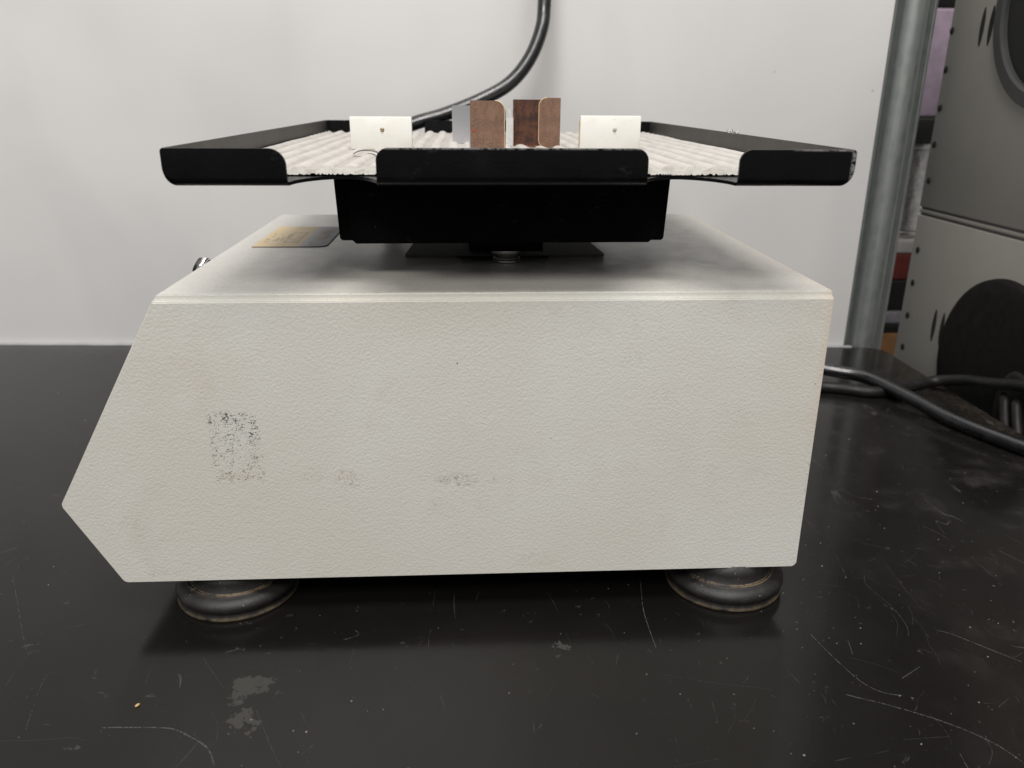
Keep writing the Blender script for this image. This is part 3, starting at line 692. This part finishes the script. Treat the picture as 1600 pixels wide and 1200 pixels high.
gapbox('black_case', GX0, GX1, GY0, GY1, -.045, -.002, DARK, 'black case directly under the red box', 'case')
gapbox('red_box', GX0, GX1, GY0, GY1, -.002, .034, mat_plain('red card', (.20, .030, .020), .6), 'red box seen in the gap between post and cabinet', 'box')
gapbox('white_tray', GX0, GX1, GY0, GY1, .034, .051, mat_plain('white card', (.6, .57, .54), .6), 'thin white tray on top of the red box', 'tray', .003)
hose = empty('flexible_duct', (.5900, .775, .052), 'silvery corrugated foil duct standing behind the post', 'duct')
FOIL = mat_plain('crinkled foil', (.80, .78, .75), .25, .9, .4, 90, .002, 200)
pr_ = []
for k in range(30):
    z = k*.0041; pr_ += [(.034, z), (.0375, z+.0014), (.034, z+.0028)]
o = obj('foil_sleeve', lathe(pr_, 40), FOIL, hose, smooth=True)
for z in (.003, .119): o = obj('duct_clamp', lathe([(.0385, z-.003), (.0395, z-.002), (.0395, z+.004), (.0385, z+.005)], 40), STEEL, hose, smooth=True)
gapbox('black_bin', GX0, GX1, GY0, GY1, .176, .207, DARK, 'black box resting above the foil duct', 'bin')
gapbox('lilac_box', .515, .86, .72, .98, .207, .333, mat_plain('lilac plastic', (.42, .33, .42), .45), 'tall lilac box at the top of the gap beside the post', 'box')
gapbox('black_bin', GX0, GX1, GY0, GY1, .333, .52, DARK, 'black box on top of the lilac box, cut by the top of the picture', 'bin')

# ------------------------------------------------------------------ scratches and crumbs on the bench
SCR = mat_plain('pale scratch', (.075, .073, .07), .7)
SCRF = mat_plain('faint scratch', (.030, .029, .027), .7)
def ribbon(bm, pts, w_, gap=.28, z=.00006, jit=.00008):
    p = smooth_path([(a, b, 0) for a, b in pts], 40)
    for a, b in zip(p, p[1:]):
        if random.random() < gap: continue
        t = (b-a); 
        if t.length < 1e-7: continue
        s = Vector((-t.y, t.x, 0)).normalized()*w_*.5*random.uniform(.45, 1.25); j = Vector((random.uniform(-jit, jit), random.uniform(-jit, jit), z))
        vs = [bm.verts.new(v_+j) for v_ in (a-s, b-s, b+s, a+s)]; bm.faces.new(vs)
SCRATCH = [
    ([(-0.1424, -0.0683), (-0.1278, -0.0689), (-0.1159, -0.0701), (-0.1066, -0.0751), (-0.0990, -0.0809), (-0.0944, -0.0887)], 0.0005, 1),
    ([(-0.1777, -0.0735), (-0.1636, -0.0738), (-0.1522, -0.0730), (-0.1455, -0.0749)], 0.00028, 0),
    ([(-0.1164, -0.0288), (-0.1063, -0.0430), (-0.1014, -0.0493)], 0.00028, 0),
    ([(0.0845, 0.0253), (0.0805, -0.0016), (0.0800, -0.0186), (0.0802, -0.0308)], 0.0003, 1),
    ([(0.0790, -0.0482), (0.0953, -0.0533), (0.1104, -0.0567), (0.1217, -0.0591)], 0.00022, 0),
    ([(0.1521, -0.0241), (0.1556, -0.0397), (0.1607, -0.0562), (0.1668, -0.0630), (0.1738, -0.0652)], 0.00035, 1),
    ([(0.1506, -0.0634), (0.1679, -0.0715), (0.1835, -0.0809), (0.1949, -0.0913), (0.2005, -0.1014)], 0.00035, 1),
    ([(0.1985, 0.0204), (0.1961, 0.0120), (0.1993, -0.0042), (0.1994, -0.0191), (0.1960, -0.0283)], 0.0003, 0),
    ([(0.2116, -0.0244), (0.2171, -0.0279), (0.2262, -0.0373), (0.2366, -0.0480)], 0.0004, 1),
    ([(-0.0537, -0.0126), (-0.0518, -0.0159), (-0.0579, -0.0193)], 0.00028, 1),
    ([(-0.0376, -0.0453), (-0.0358, -0.0523)], 0.00028, 0),
    ([(0.1795, -0.0962), (0.1784, -0.1028)], 0.00028, 1),
    ([(-0.1032, -0.0626), (-0.0992, -0.0679), (-0.0968, -0.0778), (-0.0984, -0.0803)], 0.00028, 0),
    ([(-0.2311, 0.0390), (-0.1965, -0.0175), (-0.1915, -0.0221)], 0.00028, 0),
    ([(-0.1712, -0.0679), (-0.1780, -0.0390), (-0.1728, -0.0361)], 0.00028, 0),
    ([(-0.0861, -0.0616), (-0.0753, -0.0820), (-0.0698, -0.0913)], 0.00028, 0),
    ([(0.2556, 0.0684), (0.2613, 0.0569), (0.2623, 0.0541)], 0.00028, 1),
    ([(0.2825, 0.0413), (0.2881, 0.0285)], 0.00028, 1),
    ([(0.1944, -0.0880), (0.1920, -0.0959), (0.1870, -0.1017)], 0.00028, 0),
    ([(0.1790, -0.0551), (0.1851, -0.0514), (0.1901, -0.0484)], 0.00028, 1),
    ([(0.1675, -0.0293), (0.1651, -0.0389)], 0.00028, 1),
    ([(0.2089, -0.0733), (0.2142, -0.0700), (0.2170, -0.0683)], 0.00028, 0),
]
for strong_, nm, mt_ in ((1, 'scratches', SCR), (0, 'faint_scratches', SCRF)):
    bm = bmesh.new()
    for pts, w_, st_ in SCRATCH:
        if st_ == strong_: ribbon(bm, pts, w_)
    random.seed(21+strong_)
    for k in range(60 if strong_ else 70):                     # short random nicks
        x = random.uniform(-.28, .36); y = random.uniform(-.11, .06); a = random.random()*math.pi; l = random.uniform(.001, .007 if strong_ else .02)
        if random.random() < .5: x = random.gauss(.20, .07)
        ribbon(bm, [(x, y), (x+l*.5*math.cos(a)+l*.08, y+l*.5*math.sin(a)), (x+l*math.cos(a), y+l*math.sin(a))], .00018, .35)
    tag(obj(nm, bm, mt_), ('faint grey scratches scored across the black bench', 'pale scratches scored across the black bench')[strong_], 'scratch', kind='stuff')
random.seed(5)
bm = bmesh.new()
for k in range(330):
    x = random.uniform(-.34, .38); y = random.uniform(-.13, .36); s_ = random.choice((.0002, .00025, .0003, .0004))*random.uniform(.7, 1.5)
    if random.random() < .45: x = random.gauss(.20, .10); y = random.gauss(-.02, .06)
    if x > .395: continue
    n = random.randint(4, 6); a0 = random.random()*6; hz = s_*.8
    ring_ = [bm.verts.new((x+s_*random.uniform(.5, 1.2)*math.cos(a0+2*math.pi*i/n), y+s_*random.uniform(.5, 1.2)*math.sin(a0+2*math.pi*i/n), .0)) for i in range(n)]
    tp = bm.verts.new((x, y, hz))
    for i in range(n): bm.faces.new((ring_[i], ring_[(i+1)%n], tp))
tag(obj('dust_crumbs', bm, mat_plain('pale crumbs', (.20, .19, .17), .8)), 'tiny pale crumbs scattered over the black bench', 'dust', kind='stuff')
bm = bmesh.new(); bmesh.ops.create_icosphere(bm, subdivisions=1, radius=.0009, matrix=Matrix.Diagonal((.8, 1.5, .5, 1)))
o = obj('crumb', bm, mat_plain('tan crumb', (.5, .33, .16), .7), smooth=True); o.location = (-.1335, -.0570, .0004); o.rotation_euler.z = -.5; tag(o, 'tan crumb on the bench at lower left', 'crumb')
